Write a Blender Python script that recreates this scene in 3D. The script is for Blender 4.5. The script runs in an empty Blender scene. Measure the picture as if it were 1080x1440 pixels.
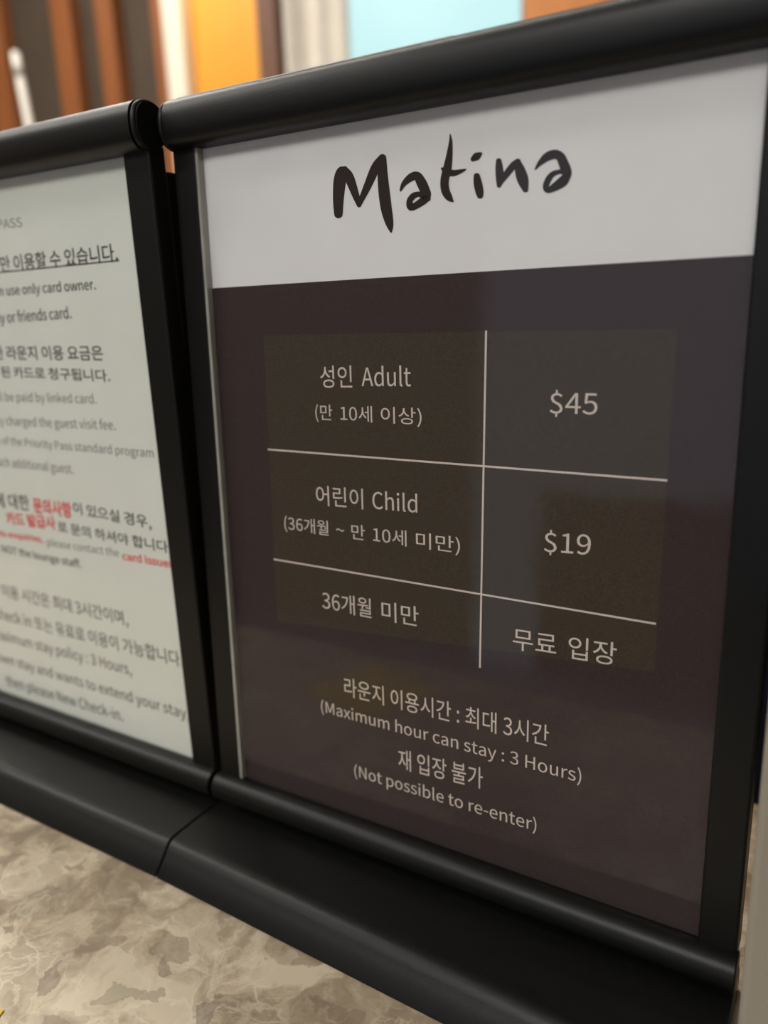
import bpy, bmesh, math, random
from mathutils import Vector, Matrix
C = bpy.context.scene.collection
S = bpy.context.scene

# ------------------------------------------------------------------ camera
cd = bpy.data.cameras.new('camera')
cam = bpy.data.objects.new('camera', cd)
C.objects.link(cam)
Z0 = 0.027                      # height of the bottom of the sheets above the counter
cam.matrix_world = Matrix(((0.8554296, -0.1005485, 0.5080652, 0.2192335),
                           (0.5166273, 0.2349017, -0.8233574, -0.2290511),
                           (-0.0365581, 0.9668046, 0.2528880, 0.1977572 + Z0),
                           (0, 0, 0, 1)))
cd.sensor_fit = 'VERTICAL'
cd.sensor_height = 36.0
cd.lens = 1115.2 / 1440 * 36.0
cd.clip_start = 0.01
cd.dof.use_dof = True
cd.dof.focus_distance = 0.264
cd.dof.aperture_fstop = cd.lens / 4.5
S.camera = cam

# ------------------------------------------------------------------ world, exposure
W = bpy.data.worlds.new('world'); S.world = W; W.use_nodes = True
W.node_tree.nodes['Background'].inputs[0].default_value = (0.9, 0.92, 1.0, 1)
W.node_tree.nodes['Background'].inputs[1].default_value = 0.02
S.view_settings.view_transform = 'Standard'
S.view_settings.look = 'None'
S.view_settings.exposure = 0.0
S.view_settings.gamma = 1.0
S.view_settings.use_curve_mapping = False
try:
    S.cycles.use_denoising = True
    S.cycles.max_bounces = 8
except Exception:
    pass
FLOOR_Z, CEIL_Z = -1.05, 1.75
X0, X1, Y0, Y1 = -3.2, 2.2, -2.6, 1.66
# added ceiling lamps, unseen, placed for sheet light and highlights: x, y, radius, watts, colour
ADDED_LAMPS = [(-0.1, -1.9, 0.38, 31, (1.0, 0.985, 0.95)), (1.1, -1.5, 0.3, 8, (1.0, 0.98, 0.95)),
         (-2.0, -0.68, 0.24, 19, (1.0, 0.96, 0.88)), (-1.15, -0.64, 0.16, 8, (1.0, 0.96, 0.90)),
         (-1.7, 0.9, 0.2, 10, (1.0, 0.95, 0.88)), (-1.6, -2.0, 0.3, 13, (1.0, 0.98, 0.95))]
AMBER_SPOT = ((-1.37, 1.46, 1.40), (-1.37, 1.60, 1.06), 8)
ADDED_LINE_LAMP = ((-2.7, -0.1), 0.42, 25)     # added linear lamp, unseen, for rail highlights: x range, y, watts
#     # wall washer above the amber panel


# ------------------------------------------------------------------ helpers
def lin(r, g, b):
    f = lambda c: (c / 255 / 12.92) if c / 255 <= 0.04045 else ((c / 255 + 0.055) / 1.055) ** 2.4
    return (f(r), f(g), f(b), 1)


def mat(name, col, rough=0.5, spec=0.5, metal=0.0, noise=None, bump=None, emit=None):
    """noise = (second colour, scale, detail); bump = (scale, strength)"""
    m = bpy.data.materials.new(name); m.use_nodes = True
    nt = m.node_tree; b = nt.nodes['Principled BSDF']
    b.inputs['Base Color'].default_value = col
    b.inputs['Roughness'].default_value = rough
    b.inputs['Specular IOR Level'].default_value = spec
    b.inputs['Metallic'].default_value = metal
    tc = nt.nodes.new('ShaderNodeTexCoord')
    if noise:
        n = nt.nodes.new('ShaderNodeTexNoise'); n.inputs['Scale'].default_value = noise[1]
        n.inputs['Detail'].default_value = noise[2]
        nt.links.new(tc.outputs['Object'], n.inputs['Vector'])
        r = nt.nodes.new('ShaderNodeValToRGB')
        r.color_ramp.elements[0].position = 0.3; r.color_ramp.elements[1].position = 0.7
        r.color_ramp.elements[0].color = col; r.color_ramp.elements[1].color = noise[0]
        nt.links.new(n.outputs['Fac'], r.inputs['Fac']); nt.links.new(r.outputs['Color'], b.inputs['Base Color'])
    if bump:
        n = nt.nodes.new('ShaderNodeTexNoise'); n.inputs['Scale'].default_value = bump[0]
        n.inputs['Detail'].default_value = 3
        nt.links.new(tc.outputs['Object'], n.inputs['Vector'])
        bp = nt.nodes.new('ShaderNodeBump'); bp.inputs['Strength'].default_value = bump[1]
        bp.inputs['Distance'].default_value = 0.001
        nt.links.new(n.outputs['Fac'], bp.inputs['Height']); nt.links.new(bp.outputs['Normal'], b.inputs['Normal'])
    if emit:
        b.inputs['Emission Color'].default_value = emit[0]; b.inputs['Emission Strength'].default_value = emit[1]
    return m


def wood_mat(name, c1, c2, rough=0.45, scale=14.0):
    m = mat(name, c1, rough); nt = m.node_tree; b = nt.nodes['Principled BSDF']
    tc = nt.nodes.new('ShaderNodeTexCoord'); mp = nt.nodes.new('ShaderNodeMapping')
    mp.inputs['Scale'].default_value = (scale, scale, scale * 0.07)
    n = nt.nodes.new('ShaderNodeTexNoise'); n.inputs['Scale'].default_value = 2.0; n.inputs['Detail'].default_value = 6
    n.inputs['Distortion'].default_value = 0.6
    r = nt.nodes.new('ShaderNodeValToRGB')
    r.color_ramp.elements[0].position = 0.32; r.color_ramp.elements[1].position = 0.68
    r.color_ramp.elements[0].color = c1; r.color_ramp.elements[1].color = c2
    nt.links.new(tc.outputs['Object'], mp.inputs['Vector']); nt.links.new(mp.outputs['Vector'], n.inputs['Vector'])
    nt.links.new(n.outputs['Fac'], r.inputs['Fac']); nt.links.new(r.outputs['Color'], b.inputs['Base Color'])
    return m


def marble_mat():
    m = mat('beige_marble', lin(170, 150, 122), 0.32, 0.5); nt = m.node_tree; b = nt.nodes['Principled BSDF']
    L = nt.links.new; N = nt.nodes.new
    tc = N('ShaderNodeTexCoord')
    warp = N('ShaderNodeTexNoise'); warp.inputs['Scale'].default_value = 40; warp.inputs['Detail'].default_value = 8
    L(tc.outputs['Object'], warp.inputs['Vector'])
    mixv = N('ShaderNodeMix'); mixv.data_type = 'VECTOR'
    mixv.inputs[0].default_value = 0.04
    L(tc.outputs['Object'], mixv.inputs[4]); L(warp.outputs['Color'], mixv.inputs[5])
    # cloudy ground
    n1 = N('ShaderNodeTexNoise'); n1.inputs['Scale'].default_value = 48; n1.inputs['Detail'].default_value = 8
    n1.inputs['Roughness'].default_value = 0.62; n1.inputs['Distortion'].default_value = 0.4
    L(mixv.outputs[1], n1.inputs['Vector'])
    r1 = N('ShaderNodeValToRGB'); e = r1.color_ramp.elements
    e[0].position = 0.38; e[0].color = lin(*MARBLE[0]); e[1].position = 0.62; e[1].color = lin(*MARBLE[2])
    k = e.new(0.5); k.color = lin(*MARBLE[1])
    L(n1.outputs['Fac'], r1.inputs['Fac'])
    # broken pebbles: darker cells
    v1 = N('ShaderNodeTexVoronoi'); v1.feature = 'F1'; v1.inputs['Scale'].default_value = 62
    L(mixv.outputs[1], v1.inputs['Vector'])
    sepc = N('ShaderNodeSeparateColor'); L(v1.outputs['Color'], sepc.inputs['Color'])
    rc = N('ShaderNodeValToRGB'); rc.color_ramp.elements[0].position = 0.45; rc.color_ramp.elements[1].position = 0.95
    rc.color_ramp.elements[0].color = (0, 0, 0, 1); rc.color_ramp.elements[1].color = (0.55, 0.55, 0.55, 1)
    L(sepc.outputs['Red'], rc.inputs['Fac'])
    mx = N('ShaderNodeMix'); mx.data_type = 'RGBA'
    L(rc.outputs['Color'], mx.inputs[0]); L(r1.outputs['Color'], mx.inputs[6]); mx.inputs[7].default_value = lin(*MARBLE[0])
    # pale veins on the cell edges, broken up by noise
    v2 = N('ShaderNodeTexVoronoi'); v2.feature = 'DISTANCE_TO_EDGE'; v2.inputs['Scale'].default_value = 62
    L(mixv.outputs[1], v2.inputs['Vector'])
    r2 = N('ShaderNodeValToRGB'); r2.color_ramp.elements[0].position = 0.0; r2.color_ramp.elements[1].position = 0.07
    r2.color_ramp.elements[0].color = (1, 1, 1, 1); r2.color_ramp.elements[1].color = (0, 0, 0, 1)
    L(v2.outputs['Distance'], r2.inputs['Fac'])
    n3 = N('ShaderNodeTexNoise'); n3.inputs['Scale'].default_value = 26; n3.inputs['Detail'].default_value = 3
    L(tc.outputs['Object'], n3.inputs['Vector'])
    r3 = N('ShaderNodeValToRGB'); r3.color_ramp.elements[0].position = 0.47; r3.color_ramp.elements[1].position = 0.75
    L(n3.outputs['Fac'], r3.inputs['Fac'])
    nv = N('ShaderNodeTexNoise'); nv.inputs['Scale'].default_value = 44; nv.inputs['Detail'].default_value = 7
    nv.inputs['Roughness'].default_value = 0.6; nv.inputs['Distortion'].default_value = 1.1
    L(tc.outputs['Object'], nv.inputs['Vector'])
    rv = N('ShaderNodeValToRGB'); ev = rv.color_ramp.elements
    ev[0].position = 0.475; ev[0].color = (0, 0, 0, 1); ev[1].position = 0.525; ev[1].color = (0, 0, 0, 1)
    kv = ev.new(0.5); kv.color = (0.8, 0.8, 0.8, 1)
    L(nv.outputs['Fac'], rv.inputs['Fac'])
    half = N('ShaderNodeMath'); half.operation = 'MULTIPLY'; half.inputs[1].default_value = 0.7
    L(r2.outputs['Color'], half.inputs[0])
    mxv = N('ShaderNodeMath'); mxv.operation = 'MAXIMUM'
    L(half.outputs[0], mxv.inputs[0]); L(rv.outputs['Color'], mxv.inputs[1])
    mu = N('ShaderNodeMath'); mu.operation = 'MULTIPLY'
    L(mxv.outputs[0], mu.inputs[0]); L(r3.outputs['Color'], mu.inputs[1])
    mx2 = N('ShaderNodeMix'); mx2.data_type = 'RGBA'
    L(mu.outputs[0], mx2.inputs[0]); L(mx.outputs[2], mx2.inputs[6]); mx2.inputs[7].default_value = lin(*MARBLE[3])
    # small dark specks
    v4 = N('ShaderNodeTexVoronoi'); v4.inputs['Scale'].default_value = 140
    L(mixv.outputs[1], v4.inputs['Vector'])
    s4 = N('ShaderNodeSeparateColor'); L(v4.outputs['Color'], s4.inputs['Color'])
    r4 = N('ShaderNodeValToRGB'); r4.color_ramp.elements[0].position = 0.86; r4.color_ramp.elements[1].position = 0.97
    r4.color_ramp.elements[0].color = (0, 0, 0, 1); r4.color_ramp.elements[1].color = (0.5, 0.5, 0.5, 1)
    L(s4.outputs['Green'], r4.inputs['Fac'])
    mx3 = N('ShaderNodeMix'); mx3.data_type = 'RGBA'
    L(r4.outputs['Color'], mx3.inputs[0]); L(mx2.outputs[2], mx3.inputs[6]); mx3.inputs[7].default_value = lin(*MARBLE[4])
    L(mx3.outputs[2], b.inputs['Base Color'])
    return m


MARBLE = [(148, 131, 108), (186, 169, 143), (212, 197, 171), (234, 224, 202), (116, 100, 82)]


def cover_mat():
    m = bpy.data.materials.new('clear_plastic'); m.use_nodes = True
    nt = m.node_tree; nt.nodes.clear(); N = nt.nodes.new; L = nt.links.new
    out = N('ShaderNodeOutputMaterial'); mix = N('ShaderNodeMixShader'); tr = N('ShaderNodeBsdfTransparent')
    gl = N('ShaderNodeBsdfGlossy'); fr = N('ShaderNodeFresnel'); tc = N('ShaderNodeTexCoord')
    fr.inputs['IOR'].default_value = 1.42
    gl.inputs['Roughness'].default_value = 0.06
    n = N('ShaderNodeTexNoise'); n.inputs['Scale'].default_value = 28; n.inputs['Detail'].default_value = 2
    bp = N('ShaderNodeBump'); bp.inputs['Strength'].default_value = 0.16; bp.inputs['Distance'].default_value = 0.001
    L(tc.outputs['Object'], n.inputs['Vector']); L(n.outputs['Fac'], bp.inputs['Height'])
    L(bp.outputs['Normal'], gl.inputs['Normal'])
    # only the outer skin of the thin sheet mirrors (its inner skin would add a second, false mirror)
    ge = N('ShaderNodeNewGeometry'); inv = N('ShaderNodeMath'); inv.operation = 'SUBTRACT'; inv.inputs[0].default_value = 1.0
    mu = N('ShaderNodeMath'); mu.operation = 'MULTIPLY'
    L(ge.outputs['Backfacing'], inv.inputs[1]); L(fr.outputs['Fac'], mu.inputs[0]); L(inv.outputs[0], mu.inputs[1])
    L(mu.outputs[0], mix.inputs['Fac']); L(tr.outputs[0], mix.inputs[1]); L(gl.outputs[0], mix.inputs[2])
    L(mix.outputs[0], out.inputs['Surface'])
    return m


def new_obj(name, bm, material, parent=None, loc=(0, 0, 0), smooth=False, bevel=0.0):
    me = bpy.data.meshes.new(name)
    bmesh.ops.recalc_face_normals(bm, faces=bm.faces)
    bm.to_mesh(me); bm.free()
    if material: me.materials.append(material)
    o = bpy.data.objects.new(name, me); C.objects.link(o); o.location = loc
    if parent: o.parent = parent
    if smooth:
        for p in me.polygons: p.use_smooth = True
    if bevel:
        md = o.modifiers.new('bevel', 'BEVEL'); md.width = bevel; md.segments = 3; md.limit_method = 'ANGLE'
    return o


def tag(o, label, cat, group=None, kind=None):
    if label: o['label'] = label
    if cat: o['category'] = cat
    if group: o['group'] = group
    if kind: o['kind'] = kind
    return o


def empty(name, loc, label, cat, group=None):
    o = bpy.data.objects.new(name, None); C.objects.link(o); o.location = loc; o.empty_display_size = 0.05
    return tag(o, label, cat, group)


ID = lambda p: p


def box(bm, x0, x1, y0, y1, z0, z1, T=ID):
    vs = [bm.verts.new(T((x, y, z))) for x in (x0, x1) for y in (y0, y1) for z in (z0, z1)]
    for f in ((0, 1, 3, 2), (4, 6, 7, 5), (0, 4, 5, 1), (2, 3, 7, 6), (0, 2, 6, 4), (1, 5, 7, 3)):
        bm.faces.new([vs[i] for i in f])
    return bm


def abox(x0, x1, y0, y1, z0, z1, T=ID):
    return box(bmesh.new(), x0, x1, y0, y1, z0, z1, T)


def prism(profile, x0, x1, T=ID, n=1):
    """extrude a closed (y, z) profile along x"""
    bm = bmesh.new(); rings = []
    for k in range(n + 1):
        x = x0 + (x1 - x0) * k / n
        rings.append([bm.verts.new(T((x, y, z))) for y, z in profile])
    m = len(profile)
    for a, b in zip(rings, rings[1:]):
        for i in range(m): bm.faces.new((a[i], a[(i + 1) % m], b[(i + 1) % m], b[i]))
    bm.faces.new(rings[0]); bm.faces.new(rings[-1][::-1])
    return bm


def superellipse(cy, cz, ry, rz, e=2.8, n=40):
    o = []
    for k in range(n):
        a = 2 * math.pi * k / n; c, s = math.cos(a), math.sin(a)
        o.append((cy + ry * math.copysign(abs(c) ** (2 / e), c), cz + rz * math.copysign(abs(s) ** (2 / e), s)))
    return o


def structure(o):
    o['kind'] = 'structure'; return o


def smooth_by_angle(o, deg=40):
    me = o.data
    for p in me.polygons: p.use_smooth = True
    bm = bmesh.new(); bm.from_mesh(me)
    for e in bm.edges:
        if len(e.link_faces) == 2 and e.calc_face_angle(0) > math.radians(deg): e.smooth = False
    bm.to_mesh(me); bm.free()
    return o


# ------------------------------------------------------------------ materials
M_PLASTIC = mat('black_plastic', lin(15, 15, 12), 0.40, 0.32, noise=(lin(11, 11, 9), 300, 2), bump=(2500, 0.08))
M_PLASTIC_DARK = mat('black_inner_plastic', lin(12, 12, 11), 0.6, 0.2, noise=(lin(9, 9, 9), 200, 2))
M_PAPER = mat('white_paper', lin(236, 235, 233), 0.7, 0.25, noise=(lin(232, 231, 230), 40, 2))
M_PAPER_WARM = mat('cream_paper', lin(230, 233, 222), 0.7, 0.25, noise=(lin(226, 229, 218), 40, 2))
M_PRINT = mat('dark_brown_print', lin(54, 44, 44), 0.75, 0.15, noise=(lin(66, 54, 53), 1600, 6))
M_LABEL = mat('brown_label_print', lin(60, 53, 43), 0.75, 0.15, noise=(lin(74, 65, 53), 1600, 6))
M_INK_WHITE = mat('pale_ink', lin(222, 208, 196), 0.7, 0.2, noise=(lin(208, 195, 184), 1500, 3))
M_INK = {'b': mat('black_ink', lin(62, 62, 60), 0.7, 0.2, noise=(lin(56, 56, 54), 900, 2)),
         'd': mat('charcoal_ink', lin(84, 84, 80), 0.7, 0.2, noise=(lin(78, 78, 75), 900, 2)),
         'g': mat('grey_ink', lin(118, 118, 114), 0.7, 0.2, noise=(lin(110, 110, 106), 900, 2)),
         'p': mat('pale_grey_ink', lin(128, 128, 128), 0.7, 0.2, noise=(lin(120, 120, 120), 900, 2)),
         'r': mat('red_ink', lin(232, 128, 122), 0.7, 0.2, noise=(lin(220, 98, 92), 900, 2)),
         'w': M_INK_WHITE}
M_LOGO = mat('logo_ink', lin(46, 36, 34), 0.7, 0.2, noise=(lin(40, 31, 29), 700, 3))
M_COVER = cover_mat()
M_COVER_EDGE = mat('clear_edge', lin(170, 168, 158), 0.25, 0.6, noise=(lin(150, 148, 140), 60, 2))
M_MARBLE = marble_mat()


GBX, GBY = .2052, -.025
FRONT_GLOW = 0.72  # strength of the added glow that the clear cover mirrors
NOTE = (-.0262, -.1535)
FOOT_YAW_R, FOOT_YAW_L = -1.6, 0.0
RIGHT_TEXT = [
 ('성인 Adult', [50.53, 169.73, 87.7, 170.38, 7.79], 'w'),
 ('(만 10세 이상)', [47.67, 157.34, 91.58, 157.43, 6.46], 'w'),
 ('어린이 Child', [46.34, 126.11, 89.47, 126.96, 7.63], 'w'),
 ('(36개월 ~ 만 10세 미만)', [30.53, 113.85, 105.81, 114.21, 6.58], 'w'),
 ('36개월 미만', [47.06, 84.8, 89.42, 85.37, 7.72], 'w'),
 ('무료 입장', [125.41, 84.05, 159.94, 85.43, 7.86], 'w'),
 ('$45', [136.2, 162.78, 150.9, 162.94, 8.09], 'w'),
 ('$19', [135.47, 118.6, 150.5, 119.46, 8.31], 'w'),
 ('라운지 이용시간 : 최대 3시간', [55.92, 50.63, 138.78, 51.44, 8.03], 'w'),
 ('(Maximum hour can stay : 3 Hours)', [44.22, 39.47, 150.31, 39.99, 6.92], 'w'),
 ('재 입장 불가', [79.73, 25.84, 114.75, 27.95, 8.62], 'w'),
 ('(Not possible to re-enter)', [59.25, 15.14, 135.19, 16.36, 7.01], 'w'),
]
LEFT_TEXT = [
 ('PASS', [-113.82, 235.87, -96.98, 235.45, 3.87], 'p'),
 ('만 이용할 수 있습니다.', [-116.22, 217.53, -40.42, 218.03, 7.12], 'b'),
 ('can use only card owner.', [-127.12, 206.6, -55.66, 206.81, 5.66], 'b'),
 ('family or friends card.', [-137.72, 194.16, -73.2, 195.56, 6.54], 'b'),
 ('한 라운지 이용 요금은', [-131.91, 179.49, -56.49, 179.27, 6.34], 'b'),
 ('된 카드로 청구됩니다.', [-128.68, 171.31, -54.0, 170.45, 5.26], 'b'),
 ('will be paid by linked card.', [-140.42, 158.82, -64.58, 159.8, 5.63], 'g'),
 ('only charged the guest visit fee.', [-144.82, 147.12, -54.55, 148.73, 5.95], 'g'),
 ('terms of the Priority Pass standard program', [-154.44, 137.81, -33.23, 138.29, 5.41], 'g'),
 ('each additional guest.', [-145.9, 126.59, -86.51, 127.04, 6.17], 'g'),
 ('에 대한', [-150.32, 106.2, -123.35, 107.14, 7.92], 'b'),
 ('문의사항', [-120.26, 106.4, -91.9, 106.64, 7.98], 'r'),
 ('이 있으실 경우,', [-90.49, 108.5, -39.66, 106.92, 6.6], 'b'),
 ('카드 발급사', [-143.76, 98.02, -105.3, 99.55, 6.83], 'r'),
 ('로 문의 하셔야 합니다', [-103.89, 98.84, -31.01, 97.77, 5.58], 'b'),
 ('nts enquiries,', [-154.76, 89.97, -116.89, 90.99, 4.3], 'r'),
 ('please contact the', [-113.98, 89.56, -62.98, 90.79, 5.19], 'g'),
 ('card issuer', [-61.13, 90.71, -29.02, 91.29, 4.13], 'r'),
 ('NOT the lounge staff.', [-152.01, 81.19, -90.69, 81.31, 5.52], 'b'),
 ('이용 시간은 최대 3시간이며,', [-158.52, 56.03, -62.91, 57.22, 8.26], 'd'),
 ('Check in 또는 유료로 이용이 가능합니다.', [-169.01, 42.5, -29.93, 44.32, 7.69], 'd'),
 ('Maximum stay policy : 3 Hours,', [-173.39, 28.85, -65.13, 31.09, 7.9], 'd'),
 ('own stay and wants to extend your stay,', [-173.24, 15.41, -29.92, 16.77, 7.61], 'd'),
 ('then please New Check-in.', [-169.25, 1.79, -75.92, 3.86, 8.19], 'd'),
]
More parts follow.
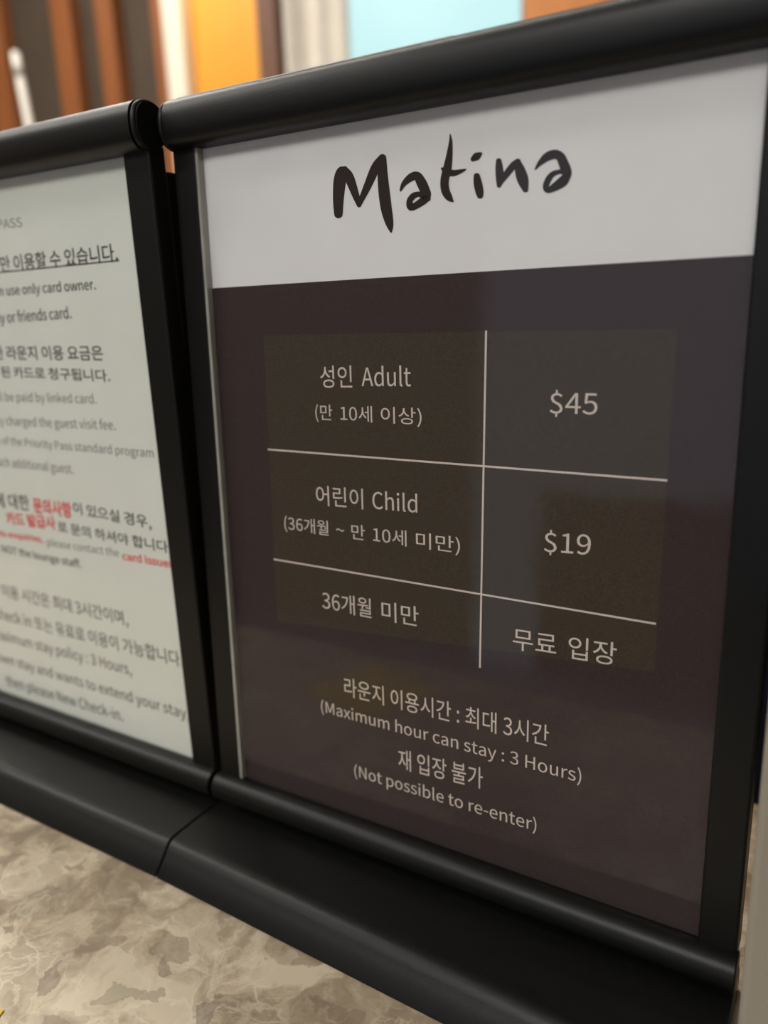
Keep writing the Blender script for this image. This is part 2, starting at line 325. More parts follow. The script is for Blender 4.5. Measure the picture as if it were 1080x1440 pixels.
LOGO = [
 [[62.45,227.52,58.94,227.8],[62.61,228.81,58.86,229.1],[62.77,230.08,58.77,230.41],[62.94,231.32,58.71,231.75],[63.14,232.57,58.71,233.12],[63.38,233.9,58.76,234.56],[63.66,235.28,58.87,236.06],[63.95,236.57,59.03,237.49],[64.21,237.61,59.27,238.76],[64.47,238.36,59.59,239.83],[64.74,238.95,59.98,240.72],[64.97,239.46,60.43,241.41],[65.09,239.88,60.95,241.95],[64.95,240.12,61.65,242.36],[64.67,240.3,62.47,242.54],[64.63,240.66,63.03,242.42],[64.69,241.07,63.5,242.29]],
 [[62.92,241.64,64.59,242.15],[63.08,240.93,65.21,241.6],[63.21,240.26,65.85,241.07],[63.36,239.58,66.5,240.41],[63.62,238.77,67.1,239.51],[64.08,237.68,67.64,238.34],[64.69,236.38,68.11,236.97],[65.35,235.02,68.54,235.57],[65.97,233.76,68.92,234.28],[66.55,232.65,69.24,233.13],[67.11,231.61,69.51,232.04],[67.67,230.6,69.75,230.97],[68.23,229.58,70.0,229.9]],
 [[69.84,229.55,68.18,230.31],[70.89,230.88,68.94,231.77],[71.94,232.2,69.7,233.24],[72.96,233.52,70.46,234.68],[73.95,234.84,71.21,236.09],[74.91,236.21,71.96,237.51],[75.83,237.58,72.72,238.97],[76.67,238.85,73.49,240.36],[77.41,239.88,74.29,241.56],[78.01,240.64,75.12,242.48],[78.54,241.25,75.93,243.15],[79.1,241.85,76.67,243.66],[79.7,242.51,77.39,244.19]],
 [[76.96,243.52,79.9,243.2],[76.83,242.24,80.0,241.9],[76.68,240.96,80.1,240.6],[76.55,239.65,80.2,239.32],[76.48,238.31,80.31,238.05],[76.46,236.97,80.45,236.77],[76.48,235.63,80.61,235.48],[76.55,234.28,80.77,234.18],[76.65,232.93,80.93,232.88],[76.79,231.56,81.1,231.55],[76.96,230.16,81.27,230.21],[77.19,228.78,81.43,228.9],[77.47,227.45,81.58,227.67],[77.84,226.16,81.73,226.49],[78.28,224.94,81.89,225.31],[78.73,223.84,82.02,224.18],[79.16,222.91,82.07,223.17],[79.56,222.18,82.01,222.36],[79.95,221.59,81.85,221.71],[80.34,221.06,81.65,221.14],[80.74,220.49,81.47,220.53]],
 [[85.35,232.64,84.55,233.0],[85.74,233.07,84.71,233.52],[86.1,233.49,84.85,234.06],[86.47,233.85,85.06,234.63],[86.89,234.15,85.42,235.22],[87.45,234.45,85.92,235.79],[88.11,234.74,86.52,236.36],[88.78,235.0,87.18,236.87],[89.37,235.17,87.85,237.28],[89.89,235.32,88.53,237.59],[90.32,235.42,89.31,237.83],[90.49,235.44,90.29,237.93],[90.28,235.47,91.53,237.67],[90.14,235.48,92.55,237.01],[90.27,235.17,93.19,236.3],[90.5,234.63,93.66,235.65],[90.79,234.03,94.05,235.06],[91.08,233.48,94.43,234.44],[91.37,232.9,94.77,233.76],[91.66,232.3,95.06,233.11],[91.93,231.74,95.32,232.52],[92.14,231.26,95.56,231.97],[92.32,230.79,95.77,231.47],[92.55,230.3,95.9,231.06],[92.91,229.81,95.94,230.72],[93.4,229.41,95.89,230.4],[93.95,229.16,95.81,230.02],[94.48,228.99,95.74,229.59],[94.99,228.83,95.69,229.15]],
 [[94.25,231.39,93.37,229.26],[93.66,231.5,92.82,229.56],[93.03,231.63,92.3,229.88],[92.32,231.78,91.87,230.12],[91.59,231.87,91.51,230.25],[90.89,231.9,91.15,230.26],[90.21,231.88,90.79,230.19],[89.52,231.77,90.5,230.07],[88.87,231.54,90.25,229.93],[88.29,231.17,89.96,229.73],[87.79,230.7,89.64,229.45],[87.36,230.16,89.39,229.15],[87.05,229.54,89.28,228.91],[86.92,228.87,89.27,228.64],[86.94,228.15,89.34,228.29],[87.15,227.4,89.44,228.1],[87.93,226.58,89.18,228.34],[89.14,226.33,88.78,228.47],[89.97,226.47,89.02,228.52],[90.65,226.69,89.53,228.67],[91.27,226.9,90.06,228.85],[91.9,227.11,90.55,229.07],[92.55,227.36,91.05,229.34],[93.15,227.62,91.57,229.64],[93.67,227.85,92.06,229.9],[94.1,228.08,92.5,230.1],[94.48,228.32,92.89,230.26],[94.82,228.54,93.28,230.42],[95.16,228.76,93.68,230.58]],
 [[102.39,247.05,102.79,247.03],[102.36,246.57,102.95,246.56],[102.33,246.13,103.12,246.1],[102.28,245.65,103.27,245.57],[102.18,245.07,103.38,244.9],[102.02,244.33,103.44,244.07],[101.81,243.46,103.47,243.13],[101.56,242.54,103.46,242.13],[101.31,241.6,103.43,241.12],[101.02,240.65,103.37,240.09],[100.71,239.65,103.28,239.01],[100.39,238.66,103.16,237.94],[100.1,237.75,103.01,236.93],[99.84,236.93,102.77,236.01],[99.57,236.13,102.49,235.19],[99.32,235.28,102.26,234.48],[99.16,234.39,102.13,233.84],[99.1,233.48,102.1,233.19],[99.14,232.61,102.15,232.53],[99.26,231.76,102.25,231.9],[99.48,230.95,102.36,231.36],[99.83,230.18,102.51,230.9],[100.27,229.5,102.73,230.46],[100.74,228.95,102.98,230.0],[101.24,228.49,103.19,229.54],[101.79,228.12,103.32,229.14],[102.36,227.88,103.44,228.75],[102.9,227.72,103.6,228.31],[103.42,227.56,103.78,227.86]],
 [[99.42,237.56,99.93,238.03],[99.62,237.21,100.37,237.89],[99.81,236.84,100.79,237.75],[100.12,236.43,101.15,237.67],[100.6,236.05,101.52,237.58],[101.19,235.71,102.02,237.42],[101.88,235.41,102.58,237.22],[102.67,235.15,103.11,237.04],[103.51,235.01,103.55,236.92],[104.33,235.04,103.99,236.85],[105.05,235.19,104.54,236.81],[105.67,235.39,105.15,236.8],[106.2,235.58,105.76,236.8],[106.68,235.76,106.28,236.79],[107.12,235.95,106.76,236.78],[107.52,236.15,107.24,236.78],[107.92,236.34,107.73,236.78]],
 [[110.49,238.49,109.56,239.66],[110.95,238.55,109.82,239.96],[111.41,238.6,110.07,240.28],[111.84,238.67,110.36,240.57],[112.2,238.81,110.71,240.78],[112.47,239.05,111.14,240.87],[112.71,239.36,111.62,240.88],[112.92,239.7,112.11,240.85],[113.15,240.03,112.58,240.83]],
 [[110.45,234.44,112.5,234.46],[110.43,233.86,112.7,233.88],[110.41,233.28,112.9,233.31],[110.41,232.68,113.1,232.75],[110.46,232.06,113.27,232.19],[110.58,231.38,113.43,231.57],[110.76,230.68,113.58,230.9],[110.95,230.04,113.7,230.25],[111.11,229.53,113.79,229.69],[111.24,229.17,113.81,229.27],[111.36,228.92,113.78,228.96],[111.49,228.69,113.72,228.71],[111.62,228.42,113.68,228.46]],
 [[117.7,237.89,119.45,237.79],[117.65,237.3,119.6,237.19],[117.59,236.72,119.77,236.6],[117.54,236.12,119.92,235.99],[117.53,235.49,120.04,235.36],[117.56,234.78,120.14,234.66],[117.61,234.04,120.23,233.91],[117.68,233.33,120.28,233.15],[117.74,232.75,120.26,232.44],[117.8,232.29,120.13,231.85],[117.87,231.87,119.93,231.37],[117.93,231.42,119.7,230.98],[117.99,230.95,119.49,230.59]],
 [[119.45,230.8,118.21,231.69],[120.09,231.4,118.71,232.39],[120.73,232.01,119.21,233.1],[121.36,232.6,119.72,233.79],[121.96,233.16,120.25,234.46],[122.56,233.74,120.81,235.1],[123.15,234.31,121.39,235.73],[123.7,234.84,121.97,236.3],[124.16,235.27,122.53,236.78],[124.5,235.57,123.05,237.12],[124.77,235.8,123.53,237.33],[125.06,236.04,123.94,237.46],[125.39,236.3,124.33,237.61]],
 [[123.48,236.86,125.34,237.14],[123.54,236.16,125.75,236.5],[123.59,235.46,126.17,235.86],[123.66,234.76,126.57,235.21],[123.77,234.06,126.93,234.53],[123.92,233.34,127.26,233.83],[124.1,232.61,127.56,233.12],[124.32,231.89,127.82,232.39],[124.6,231.19,128.0,231.66],[124.97,230.52,128.08,230.93],[125.41,229.86,128.06,230.2],[125.88,229.2,128.02,229.48],[126.34,228.53,127.99,228.75]],
 [[130.18,233.95,129.79,234.24],[130.62,234.24,130.0,234.7],[131.04,234.53,130.2,235.15],[131.46,234.8,130.45,235.63],[131.93,235.05,130.77,236.11],[132.49,235.31,131.18,236.62],[133.1,235.59,131.65,237.16],[133.7,235.82,132.18,237.67],[134.21,235.97,132.77,238.09],[134.66,236.08,133.41,238.39],[135.09,236.17,134.08,238.6],[135.45,236.21,134.79,238.72],[135.73,236.21,135.52,238.73],[135.95,236.17,136.25,238.62],[136.14,236.11,136.97,238.38],[136.29,236.04,137.66,238.0],[136.39,235.96,138.31,237.49],[136.49,235.8,138.85,236.86],[136.64,235.46,139.23,236.22],[136.83,234.97,139.53,235.65],[137.04,234.42,139.8,235.11],[137.26,233.87,140.09,234.54],[137.47,233.3,140.39,233.91],[137.67,232.75,140.64,233.3],[137.85,232.3,140.82,232.74],[138.01,232.0,140.9,232.24],[138.16,231.76,140.89,231.83],[138.33,231.48,140.82,231.52],[138.5,231.16,140.77,231.22]],
 [[139.79,233.01,139.43,231.21],[139.25,233.08,138.9,231.45],[138.69,233.16,138.39,231.71],[138.06,233.25,137.95,231.91],[137.41,233.28,137.53,232.02],[136.76,233.27,137.07,232.01],[136.11,233.22,136.59,231.92],[135.47,233.12,136.15,231.77],[134.87,232.93,135.81,231.6],[134.35,232.65,135.55,231.4],[133.91,232.3,135.33,231.15],[133.55,231.92,135.12,230.85],[133.24,231.5,134.92,230.51],[132.94,231.01,134.7,230.11],[132.68,230.46,134.5,229.67],[132.48,229.87,134.35,229.25],[132.39,229.29,134.29,228.97],[132.46,228.72,134.27,228.76],[132.68,228.15,134.25,228.6],[133.17,227.57,134.17,228.63],[134.02,227.22,133.95,228.72],[134.81,227.24,134.09,228.83],[135.58,227.38,134.52,229.12],[136.34,227.58,135.05,229.51],[137.01,227.77,135.58,229.89],[137.64,227.98,136.08,230.22],[138.29,228.23,136.55,230.55],[138.91,228.53,136.98,230.86],[139.48,228.91,137.32,231.1],[139.91,229.38,137.59,231.29],[140.18,229.85,137.88,231.49],[140.35,230.27,138.21,231.75],[140.52,230.66,138.57,232.04]],
]

# ------------------------------------------------------------------ room shell
m_wall = mat('warm_plaster', lin(150, 138, 122), 0.85, 0.2, noise=(lin(142, 131, 116), 3, 3))
m_ceil = mat('white_ceiling', lin(225, 222, 215), 0.9, 0.2, noise=(lin(219, 216, 209), 5, 3))
m_floor = mat('blue_grey_floor', lin(112, 118, 132), 0.4, 0.4, noise=(lin(90, 95, 108), 2.5, 5))
structure(new_obj('floor', abox(X0, X1, Y0, Y1 + .1, FLOOR_Z - .1, FLOOR_Z), m_floor))
structure(new_obj('ceiling', abox(X0, X1, Y0, Y1 + .1, CEIL_Z, CEIL_Z + .1), m_ceil))
structure(new_obj('wall_back', abox(X0, X1, Y1, Y1 + .1, FLOOR_Z, CEIL_Z), mat('dark_brown_wall', lin(92, 80, 68), 0.8, 0.2, noise=(lin(86, 75, 64), 4, 4))))
structure(new_obj('wall_left', abox(X0 - .1, X0, Y0, Y1, FLOOR_Z, CEIL_Z), m_wall))
structure(new_obj('wall_right', abox(X1, X1 + .1, Y0, Y1, FLOOR_Z, CEIL_Z), m_wall))
structure(new_obj('wall_front', abox(X0, X1, Y0 - .1, Y0, FLOOR_Z, CEIL_Z), mat('dark_plaster', lin(92, 82, 78), 0.85, 0.2, noise=(lin(86, 76, 72), 3, 3))))
m_rail = wood_mat('red_brown_wood', lin(92, 50, 38), lin(80, 42, 30))
m_glow = mat('pale_blue_glow', lin(60, 70, 84), 0.2, emit=(lin(205, 218, 240), FRONT_GLOW))  # added glow behind the camera, makes the bluish reflection on the cover
structure(new_obj('glow_panel_1', abox(-1.06, -.80, Y0, Y0 + .03, FLOOR_Z, .9), m_glow))
structure(new_obj('glow_panel_2', abox(-.80, .40, Y0, Y0 + .03, -.33, .9), m_glow))
structure(new_obj('reflection_panel_1', abox(-.80, .44, Y0, Y0 + .05, FLOOR_Z, -.33), m_rail))  # added unseen panel, makes the red-brown reflection on the price list
structure(new_obj('trim_2', abox(-1.10, .44, Y0, Y0 + .05, .9, .95), m_rail))
structure(new_obj('trim_3', abox(-1.10, -1.06, Y0, Y0 + .05, FLOOR_Z, .9), m_rail))
structure(new_obj('trim_4', abox(.40, .44, Y0, Y0 + .05, -.33, .9), m_rail))

# ------------------------------------------------------------------ added ceiling lamps, out of view
m_trim = mat('lamp_trim', lin(230, 228, 222), 0.4, 0.5)
for i, (x, y, r, w, col) in enumerate(ADDED_LAMPS):
    rt = empty('added_ceiling_light', (x, y, CEIL_Z), 'added round ceiling light with a white trim ring, out of view', 'ceiling light', 'added ceiling lights')
    bm = bmesh.new(); seg = 32; prof = ((r, 0), (r + .03, 0), (r + .03, -.012), (r, -.018))
    rings = [[bm.verts.new((a * math.cos(2 * math.pi * k / seg), a * math.sin(2 * math.pi * k / seg), z)) for a, z in prof] for k in range(seg)]
    for k in range(seg):
        A, B = rings[k], rings[(k + 1) % seg]
        for j in range(4): bm.faces.new((A[j], A[(j + 1) % 4], B[(j + 1) % 4], B[j]))
    new_obj('trim_ring', bm, m_trim, rt)
    bm = bmesh.new(); bmesh.ops.create_circle(bm, cap_ends=True, radius=r, segments=seg)
    for v in bm.verts: v.co.z = -.006
    area = math.pi * r * r
    new_obj('diffuser', bm, mat('lamp_diffuser', (1, 1, 1, 1), 0.5, emit=((*col, 1), w / area / math.pi)), rt)

(lx0, lx1), ly, lw = ADDED_LINE_LAMP
rt = empty('added_linear_light', ((lx0 + lx1) / 2, ly, CEIL_Z), 'long slim added ceiling lamp, unseen, for highlights on the black rails', 'ceiling light')
hl = (lx1 - lx0) / 2
new_obj('housing', abox(-hl - .01, hl + .01, -.06, .06, -.02, 0), m_trim, rt, bevel=.003)
new_obj('diffuser', abox(-hl, hl, -.05, .05, -.026, -.02), mat('line_diffuser', (1, 1, 1, 1), .5, emit=((1, .95, .86, 1), lw / (2 * hl * .1) / math.pi)), rt)

# ------------------------------------------------------------------ background along the back wall
YB = 1.60
m_dark = mat('dark_backing', lin(82, 70, 58), 0.6, 0.3, noise=(lin(75, 63, 52), 6, 4))
m_slat = wood_mat('warm_slat_wood', lin(156, 94, 50), lin(140, 80, 40))
m_brown = wood_mat('brown_post_wood', lin(120, 82, 62), lin(106, 70, 52))
m_amber = wood_mat('amber_wood', lin(246, 172, 58), lin(240, 162, 50), 0.4, 8)
m_cream = mat('cream_paint', lin(246, 240, 222), 0.6, 0.3, noise=(lin(240, 234, 216), 6, 3))
rt = empty('slatted_screen', (-2.2, YB, FLOOR_Z), 'dark wall screen with upright brown wooden slats at far left behind the signs', 'wall screen')
b0 = Vector(rt.location)
sub = lambda p: Vector(p) - b0
new_obj('backing_panel', abox(-2.95, -1.546, YB + .012, YB + .05, FLOOR_Z, 1.7, sub), m_dark, rt)
for xa, xb in ((-2.95, -2.87), (-2.66, -2.58), (-2.345, -2.245), (-2.005, -1.922), (-1.812, -1.742), (-1.588, -1.546)):
    new_obj('slat', abox(xa, xb, YB - .03, YB + .012, FLOOR_Z, 1.7, sub), m_slat, rt, bevel=.003)

def wall_piece(name, xa, xb, ya, yb, za, zb, m, label, cat, bevel=.004):
    o = new_obj(name, abox(xa - (xa + xb) / 2, xb - (xa + xb) / 2, ya - yb, 0, 0, zb - za), m, loc=((xa + xb) / 2, yb, za), bevel=bevel)
    return tag(o, label, cat)

wall_piece('column', -1.545, -1.474, YB - .035, YB + .05, FLOOR_Z, 1.7, m_cream, 'narrow bright cream column left of the glowing orange panel', 'column')
wall_piece('wall_panel', -1.473, -1.222, YB, YB + .05, FLOOR_Z, 1.7, m_amber, 'glowing amber orange wood wall panel between cream column and brown post', 'wall panel')
wall_piece('wooden_post', -1.221, -1.160, YB - .03, YB + .05, FLOOR_Z, 1.7, m_brown, 'narrow dark brown wooden post right of the glowing orange panel', 'post')
wall_piece('wall_panel', -.507, .35, YB, YB + .05, FLOOR_Z, 1.7, wood_mat('orange_wood', lin(240, 152, 72), lin(232, 142, 62), .45, 8), 'orange wood wall panel right of the pale blue screen', 'wall panel')
# pale drape with soft folds
bm = bmesh.new(); n = 60; fr = []; bk = []
for k in range(n + 1):
    t = k / n; x = -1.157 + t * .198
    y = YB + .005 - .018 * (math.sin(t * 15) * .6 + math.sin(t * 9 + 1) * .4)
    fr.append((bm.verts.new((x + 1.058, y - YB, 0)), bm.verts.new((x + 1.058, y - YB, 1.7 - FLOOR_Z))))
    bk.append((bm.verts.new((x + 1.058, y - YB + .006, 0)), bm.verts.new((x + 1.058, y - YB + .006, 1.7 - FLOOR_Z))))
for L_ in (fr, bk):
    for a, b in zip(L_, L_[1:]): bm.faces.new((a[0], b[0], b[1], a[1]))
for a, b in ((0, 0), (n, n)): bm.faces.new((fr[a][0], fr[a][1], bk[b][1], bk[b][0]))
o = new_obj('curtain', bm, mat('pale_curtain', lin(234, 226, 212), 0.85, 0.1, noise=(lin(226, 218, 204), 20, 2)), loc=(-1.058, YB, FLOOR_Z), smooth=True)
tag(o, 'pale grey cream curtain left of the pale blue screen', 'curtain')
# lit display screen
rt = empty('display_screen', (-.732, YB, .45), 'glowing pale blue display screen on the wall above the right hand sign', 'screen')
b0 = Vector(rt.location)
new_obj('housing', abox(-.956, -.508, YB, YB + .05, .40, 1.50, sub), mat('screen_housing', lin(225, 228, 225), 0.4), rt, bevel=.003)
new_obj('screen', abox(-.953, -.511, YB - .004, YB, .41, 1.49, sub), mat('lit_screen', lin(30, 40, 40), 0.3, emit=(lin(196, 240, 242), .95)), rt)
# slim white pole standing in front of the slats
rt = empty('white_pole', (-1.725, 1.25, 0.0), 'slim leaning white pole with a grey band in front of the wooden slats', 'pole')
def cyl(r, za, zb, x_of=lambda z: 0, seg=20, dome=False):
    bm = bmesh.new(); rows = []
    zs = [(za, r), (zb - (r * .6 if dome else 0), r)] + ([(zb - r * .2, r * .8), (zb, r * .4)] if dome else [])
    for z, rr in zs:
        rows.append([bm.verts.new((x_of(z) + rr * math.cos(2 * math.pi * k / seg), rr * math.sin(2 * math.pi * k / seg), z)) for k in range(seg)])
    for A, B in zip(rows, rows[1:]):
        for k in range(seg): bm.faces.new((A[k], A[(k + 1) % seg], B[(k + 1) % seg], B[k]))
    bm.faces.new(rows[0][::-1]); bm.faces.new(rows[-1])
    return bm
rt.location.z = FLOOR_Z
H = .895 - FLOOR_Z
lean = lambda z: .055 - (z - 1.7) * .17
m_pole = mat('white_pole_paint', lin(240, 238, 228), 0.35, noise=(lin(234, 232, 222), 10, 2))
new_obj('shaft', cyl(.0105, .02, H, lambda z: -.04 + (H - z) * .10, dome=True), m_pole, rt, smooth=True)
new_obj('band', cyl(.0108, H - .062, H - .035, lambda z: -.04 + (H - z) * .10), mat('grey_band', lin(170, 168, 158), .4), rt, smooth=True)
new_obj('base', cyl(.12, 0, .02, lambda z: .155), m_pole, rt, bevel=.004)

# wall washer lamp above the amber panel
(px, py, pz), tgt, wat = AMBER_SPOT
rt = empty('spotlight', (px, py, CEIL_Z), 'small warm ceiling spotlight aimed at the amber wall panel', 'spotlight')
new_obj('stem', cyl(.008, pz + .1 - CEIL_Z, 0), m_trim, rt)
new_obj('housing', cyl(.035, pz - CEIL_Z, pz + .11 - CEIL_Z), m_trim, rt)
ld = bpy.data.lights.new('warm_spot', 'SPOT'); ld.energy = wat; ld.color = (1, .82, .55); ld.spot_size = math.radians(95); ld.spot_blend = .8
ld.shadow_soft_size = .03
lo = bpy.data.objects.new('lamp', ld); C.objects.link(lo); lo.parent = rt
lo.location = (0, 0, pz - .01 - CEIL_Z)
d = Vector(tgt) - Vector((px, py, pz - .01))
lo.rotation_euler = d.to_track_quat('-Z', 'Y').to_euler()

# ------------------------------------------------------------------ reception counter
CX0, CX1, CYF, CYB = -1.5, 1.0, -.205, .124
rt = empty('reception_counter', (-.2, -.03, FLOOR_Z), 'beige marble counter top with pale veins under the black sign holders', 'counter')
b0 = Vector(rt.location)
new_obj('counter_top', abox(CX0, CX1, CYF, CYB, -.03, 0, sub), M_MARBLE, rt, bevel=.002)
new_obj('front_panel', abox(CX0 + .03, CX1 - .03, CYF + .03, CYB - .02, FLOOR_Z, -.03, sub), wood_mat('counter_wood', lin(96, 62, 44), lin(84, 52, 36)), rt)
# navy storage cabinet on the staff side
rt = empty('storage_cabinet', (.35, 1.0, FLOOR_Z), 'dark navy cabinet behind the counter beyond the right edge of the sign', 'cabinet')
b0 = Vector(rt.location)
m_navy = mat('navy_laminate', lin(26, 28, 44), 0.5, 0.3, noise=(lin(23, 25, 40), 8, 2))
new_obj('body', abox(-.1, .9, .62, 1.15, FLOOR_Z, .25, sub), m_navy, rt, bevel=.004)
for xa in (-.09, .405):
    dr = new_obj('door', abox(xa, xa + .485, .60, .62, FLOOR_Z + .06, .23, sub), m_navy, rt, bevel=.003)
    hx = xa + (.44 if xa < 0 else .045)
    new_obj('handle', abox(hx - .006, hx + .006, .575, .60, -.2, -.06, sub), mat('steel_handle', lin(160, 160, 162), .3, metal=1), dr, bevel=.003)
# pale grey card terminal box at the right of the signs
rt = empty('grey_box', (.27, -.005, 0), 'plain grey upright box at the right edge beside the price sign', 'box')
b0 = Vector(rt.location)
m_grey = mat('grey_card', lin(158, 151, 136), .6, .3, noise=(lin(153, 146, 131), 15, 2))
new_obj('body', abox(GBX, .335, GBY, GBY + .03, .004, .16, sub), m_grey, rt, bevel=.002)
new_obj('foot', abox(GBX + .004, .331, GBY + .003, GBY + .027, 0, .004, sub), M_PLASTIC_DARK, rt)

# corner of a yellow note lying on the counter
bm = bmesh.new()
box(bm, -.03, .03, -.03, .03, 0, .0006)
o = new_obj('paper_note', bm, mat('yellow_paper', lin(214, 192, 70), .7, .2, noise=(lin(206, 184, 62), 30, 2)), loc=(NOTE[0], NOTE[1], 0))
o.rotation_euler.z = math.radians(20)
tag(o, 'small yellow paper note at the bottom left corner on the marble', 'note')

# ------------------------------------------------------------------ sign holders
def load_font(fname):
    try:
        import os
        return bpy.data.fonts.load(os.path.join(bpy.utils.system_resource('DATAFILES'), 'fonts', fname))
    except Exception:
        return None
FONT = load_font('Noto Sans CJK Regular.woff2')


def text_mesh(s, bold=0.0):
    cu = bpy.data.curves.new('text', 'FONT'); cu.body = s; cu.size = 1.0; cu.offset = bold
    cu.resolution_u = 4
    if FONT: cu.font = FONT
    o = bpy.data.objects.new('text', cu); C.objects.link(o)
    dg = bpy.context.evaluated_depsgraph_get()
    me = bpy.data.meshes.new_from_object(o.evaluated_get(dg))
    bpy.data.objects.remove(o); bpy.data.curves.remove(cu)
    return me


def sign_holder(rootx, lean_deg, label, x0, x1, post_l, post_r, foot_x0, foot_x1, foot_yaw, sheet_material, cut_rail=None):
    th = math.radians(lean_deg); s_, c_ = math.sin(th), math.cos(th)
    R0 = Vector((rootx, 0, 0))
    rt = empty('sign_holder', R0, label, 'sign holder', 'black sign holders on the counter')
    P = lambda p: Vector((p[0], p[2] * s_ + p[1] * c_, Z0 + p[2] * c_ - p[1] * s_)) - R0
    ya = math.radians(foot_yaw)
    def F(p):   # foot: flat on the counter, slightly turned about its inner end
        px = foot_x0 if foot_x0 > -.1 else foot_x1
        dx = p[0] - px
        return Vector((px + dx * math.cos(ya) - p[1] * math.sin(ya) * 0, p[1] + dx * math.sin(ya), Z0 + p[2])) - R0
    zb = -Z0
    foot = [(.018, zb), (.018, -.018), (.015, -.0148), (-.0312, -.0148), (-.0330, -.01505), (-.0347, -.01575), (-.0362, -.0169), (-.0375, -.0184), (-.0390, -.0204), (-.0442, -.0262), (-.0444, zb)]
    o = new_obj('foot', prism(foot, foot_x0, foot_x1, F, 4), M_PLASTIC, rt); smooth_by_angle(o, 35)
    o.modifiers.new('bevel', 'BEVEL').width = .0006
    rail = superellipse(-.0032, -.0066, .0062, .0062, 2.0)
    o = new_obj('bottom_rail', prism(rail, x0 - .0008, x1 + .0006, P), M_PLASTIC, rt); smooth_by_angle(o)
    o.modifiers.new('bevel', 'BEVEL').width = .0004
    # block that seats the panel in the foot
    new_obj('socket', abox(x0 + .004, x1 - .004, .0008, .009, -.0155, -.0065, P), M_PLASTIC_DARK, rt)
    top = superellipse(-.0014, .2638, .0078, .0086, 2.7)
    o = new_obj('top_rail', prism(top, x0 + .0022, x1 - .0022, P), M_PLASTIC, rt); smooth_by_angle(o)
    for xa, xb in ((x0 - .0006, x0 + .0018), (x1 - .0018, x1 + .0006)):
        e = new_obj('end_cap', prism(superellipse(-.0014, .2638, .0079, .0087, 2.3), xa, xb, P), M_PLASTIC, rt); smooth_by_angle(e)
        bv = e.modifiers.new('bevel', 'BEVEL'); bv.width = .0011; bv.segments = 3
        new_obj('collar', prism(superellipse(-.0014, .2638, .0068, .0076, 2.5), min(xa, xb) - .0006, max(xa, xb) + .0006, P), M_PLASTIC_DARK, e)
    for xa, xb in ((x0, post_l), (post_r, x1)):
        o = new_obj('side_post', abox(xa, xb, -.0030, .0052, -.004, .2575, P), M_PLASTIC, rt, bevel=.0009)
    new_obj('back_panel', abox(x0 + .0002, x1 - .0002, .0052, .0105, -.006, .249, P), M_PLASTIC_DARK, rt, bevel=.0006)
    new_obj('cover_edge', abox(post_l - .0002, post_l + .0011, -.0029, -.0002, -.002, .2572, P), M_COVER_EDGE, rt)['label'] = 'pale clear plastic edge strip'
    new_obj('inner_backing', abox(x0 + .003, x1 - .003, .0004, .0050, -.003, .2570, P), M_PLASTIC_DARK, rt)
    sheet = new_obj('printed_sheet', abox(post_l - .004, post_r + .004, 0, .0003, -.004, .2585, P), sheet_material, rt)
    new_obj('clear_cover', abox(post_l + .0012, post_r + .0006, -.0018, -.0014, -.003, .2575, P), M_COVER, rt)
    return rt, P, sheet


def flat(P, y, polys):
    bm = bmesh.new()
    for q in polys: bm.faces.new([bm.verts.new(P((a / 1000, y, b / 1000))) for a, b in q])
    return bm


def face_front(o):
    for p in o.data.polygons:
        if p.normal.y > 0: p.flip()
    return o


# where the words of a line start and end (fractions of the line), for lines with wide word spaces
SPANS = {'성인 Adult': [(0, .366), (.472, 1)],
         '(만 10세 이상)': [(0, .171), (.251, .554), (.635, 1)],
         '어린이 Child': [(0, .484), (.576, 1)],
         '(36개월 ~ 만 10세 미만)': [(0, .277), (.323, .372), (.414, .492), (.538, .723), (.774, 1)],
         '36개월 미만': [(0, .527), (.633, 1)],
         '무료 입장': [(0, .437), (.553, 1)]}


def letter(sheet, P, entry, y=-.00015):
    s, (ax, az, bx, bz, h), st = entry
    bold = {'b': .004, 'r': .014, 'd': .002}.get(st, 0.0)
    words = s.split(' ') if s in SPANS else [s]
    pieces = [(text_mesh(w, bold), f) for w, f in zip(words, SPANS.get(s, [(0, 1)]))]
    ys = [v.co.y for m, f in pieces for v in m.vertices]; my, My = min(ys), max(ys)
    bm = bmesh.new()
    for m, (f0, f1) in pieces:
        xs = [v.co.x for v in m.vertices]; mx, Mx = min(xs), max(xs)
        for v in m.vertices:
            u = f0 + (f1 - f0) * (v.co.x - mx) / (Mx - mx); w = (v.co.y - my) / (My - my)
            v.co = P(((ax + (bx - ax) * u) / 1000, y, (az + (bz - az) * u + h * w) / 1000))
        bm.from_mesh(m); bpy.data.meshes.remove(m)
    me = bpy.data.meshes.new('lettering'); bm.to_mesh(me); bm.free(); me.materials.append(M_INK[st])
    o = bpy.data.objects.new('lettering', me); C.objects.link(o); o.parent = sheet
    return o


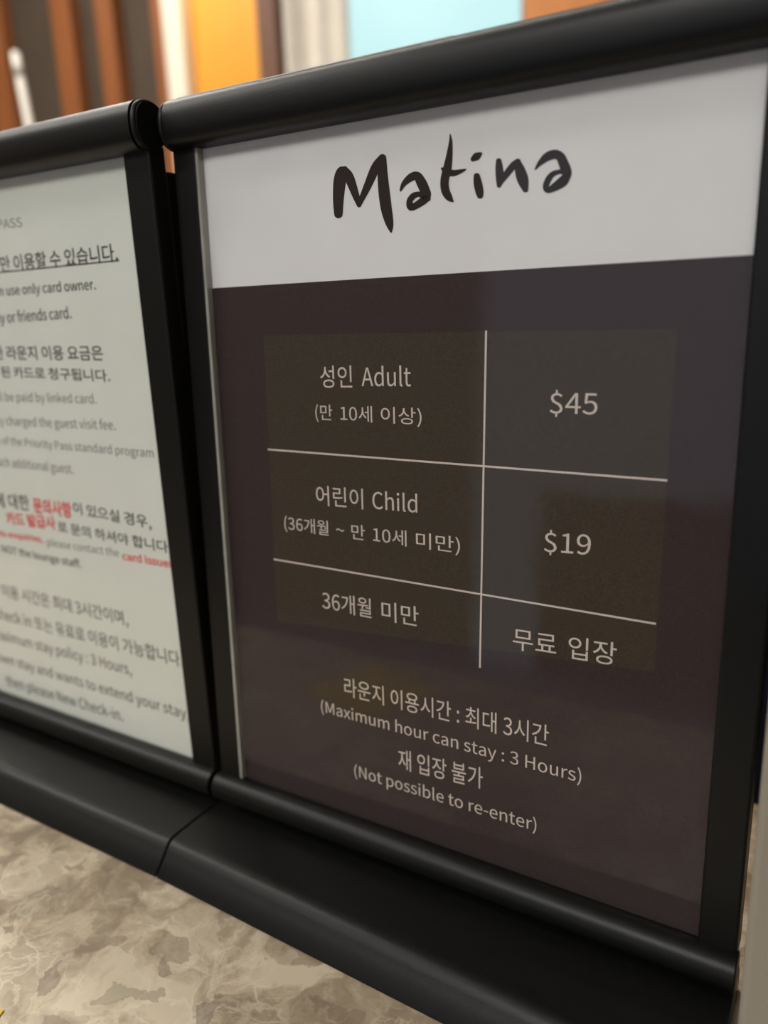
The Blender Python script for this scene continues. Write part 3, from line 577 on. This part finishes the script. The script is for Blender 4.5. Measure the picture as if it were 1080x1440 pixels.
# the price sign on the right
rt, P, sheet = sign_holder(.0955, 1.5, 'black framed sign holder with the dark brown price list headed Matina', -.0106, .2017, .0007, .1902,
                           -.0116, .2020, FOOT_YAW_R, M_PAPER)
pl, pr = -3.0, 194.0
new_obj('printed_panel', flat(P, -.00004, [[(pl, -3.9), (pr, -3.9), (pr, 206.8), (pl, 206.2)]]), M_PRINT, sheet)['label'] = 'dark brown printed lower part of the sheet'
new_obj('price_label', flat(P, -.00008, [[(24.3, 76), (171.5, 86), (172.2, 188.5), (25.5, 188.5)]]), M_LABEL, sheet)
R2 = .33
for q in ([(24.4, 145.8), (172.0, 145.75)], [(24.2, 101.9), (171.2, 101.6)]):
    (a, b), (c, d) = q
    new_obj('table_rule', flat(P, -.00012, [[(a, b - R2), (c, d - R2), (c, d + R2), (a, b + R2)]]), M_INK_WHITE, sheet)
new_obj('table_rule', flat(P, -.000125, [[(113.4 - R2, 74.8), (113.4 + R2, 74.8), (114.9 + R2, 188.8), (114.9 - R2, 188.8)]]), M_INK_WHITE, sheet)
for e in RIGHT_TEXT: letter(sheet, P, e)
bm = bmesh.new()
for k, st in enumerate(LOGO):
    rows = [(bm.verts.new(P((a / 1000, -.00006 - k * 2e-6, b / 1000))), bm.verts.new(P((c / 1000, -.00006 - k * 2e-6, d / 1000)))) for a, b, c, d in st]
    for A, B in zip(rows, rows[1:]): bm.faces.new((A[0], B[0], B[1], A[1]))
    for pt, nx in ((rows[0], rows[1]), (rows[-1], rows[-2])):      # rounded stroke ends
        mid = (pt[0].co + pt[1].co) / 2; r = (pt[0].co - pt[1].co).length / 2
        dr = (mid - (nx[0].co + nx[1].co) / 2).normalized(); sd = (pt[1].co - pt[0].co).normalized()
        arc = [pt[0]] + [bm.verts.new(mid - sd * r * math.cos(a) + dr * r * .7 * math.sin(a)) for a in (.6, 1.2, 1.57, 1.95, 2.55)] + [pt[1]]
        bm.faces.new(arc)
new_obj('logo_lettering', bm, M_LOGO, sheet)['label'] = 'handwritten style Matina heading in black'
# paper edge that sticks up out of the top rail
new_obj('paper_edge', abox(-.008, .104, -.0012, -.0008, .262, .2736, P), M_PAPER, rt)

# the card notice on the left
rt, P, sheet = sign_holder(-.122, -.35, 'black framed sign holder with the white card notice at left of the price list', -.2320, -.0142, -.2170, -.0281,
                           -.2330, -.0121, FOOT_YAW_L, M_PAPER_WARM)
for e in LEFT_TEXT: letter(sheet, P, e, -.00006)
new_obj('underline', flat(P, -.00006, [[(-132, 217.5), (-39.9, 218.2), (-39.9, 218.75), (-132, 218.05)]]), M_INK['b'], sheet)
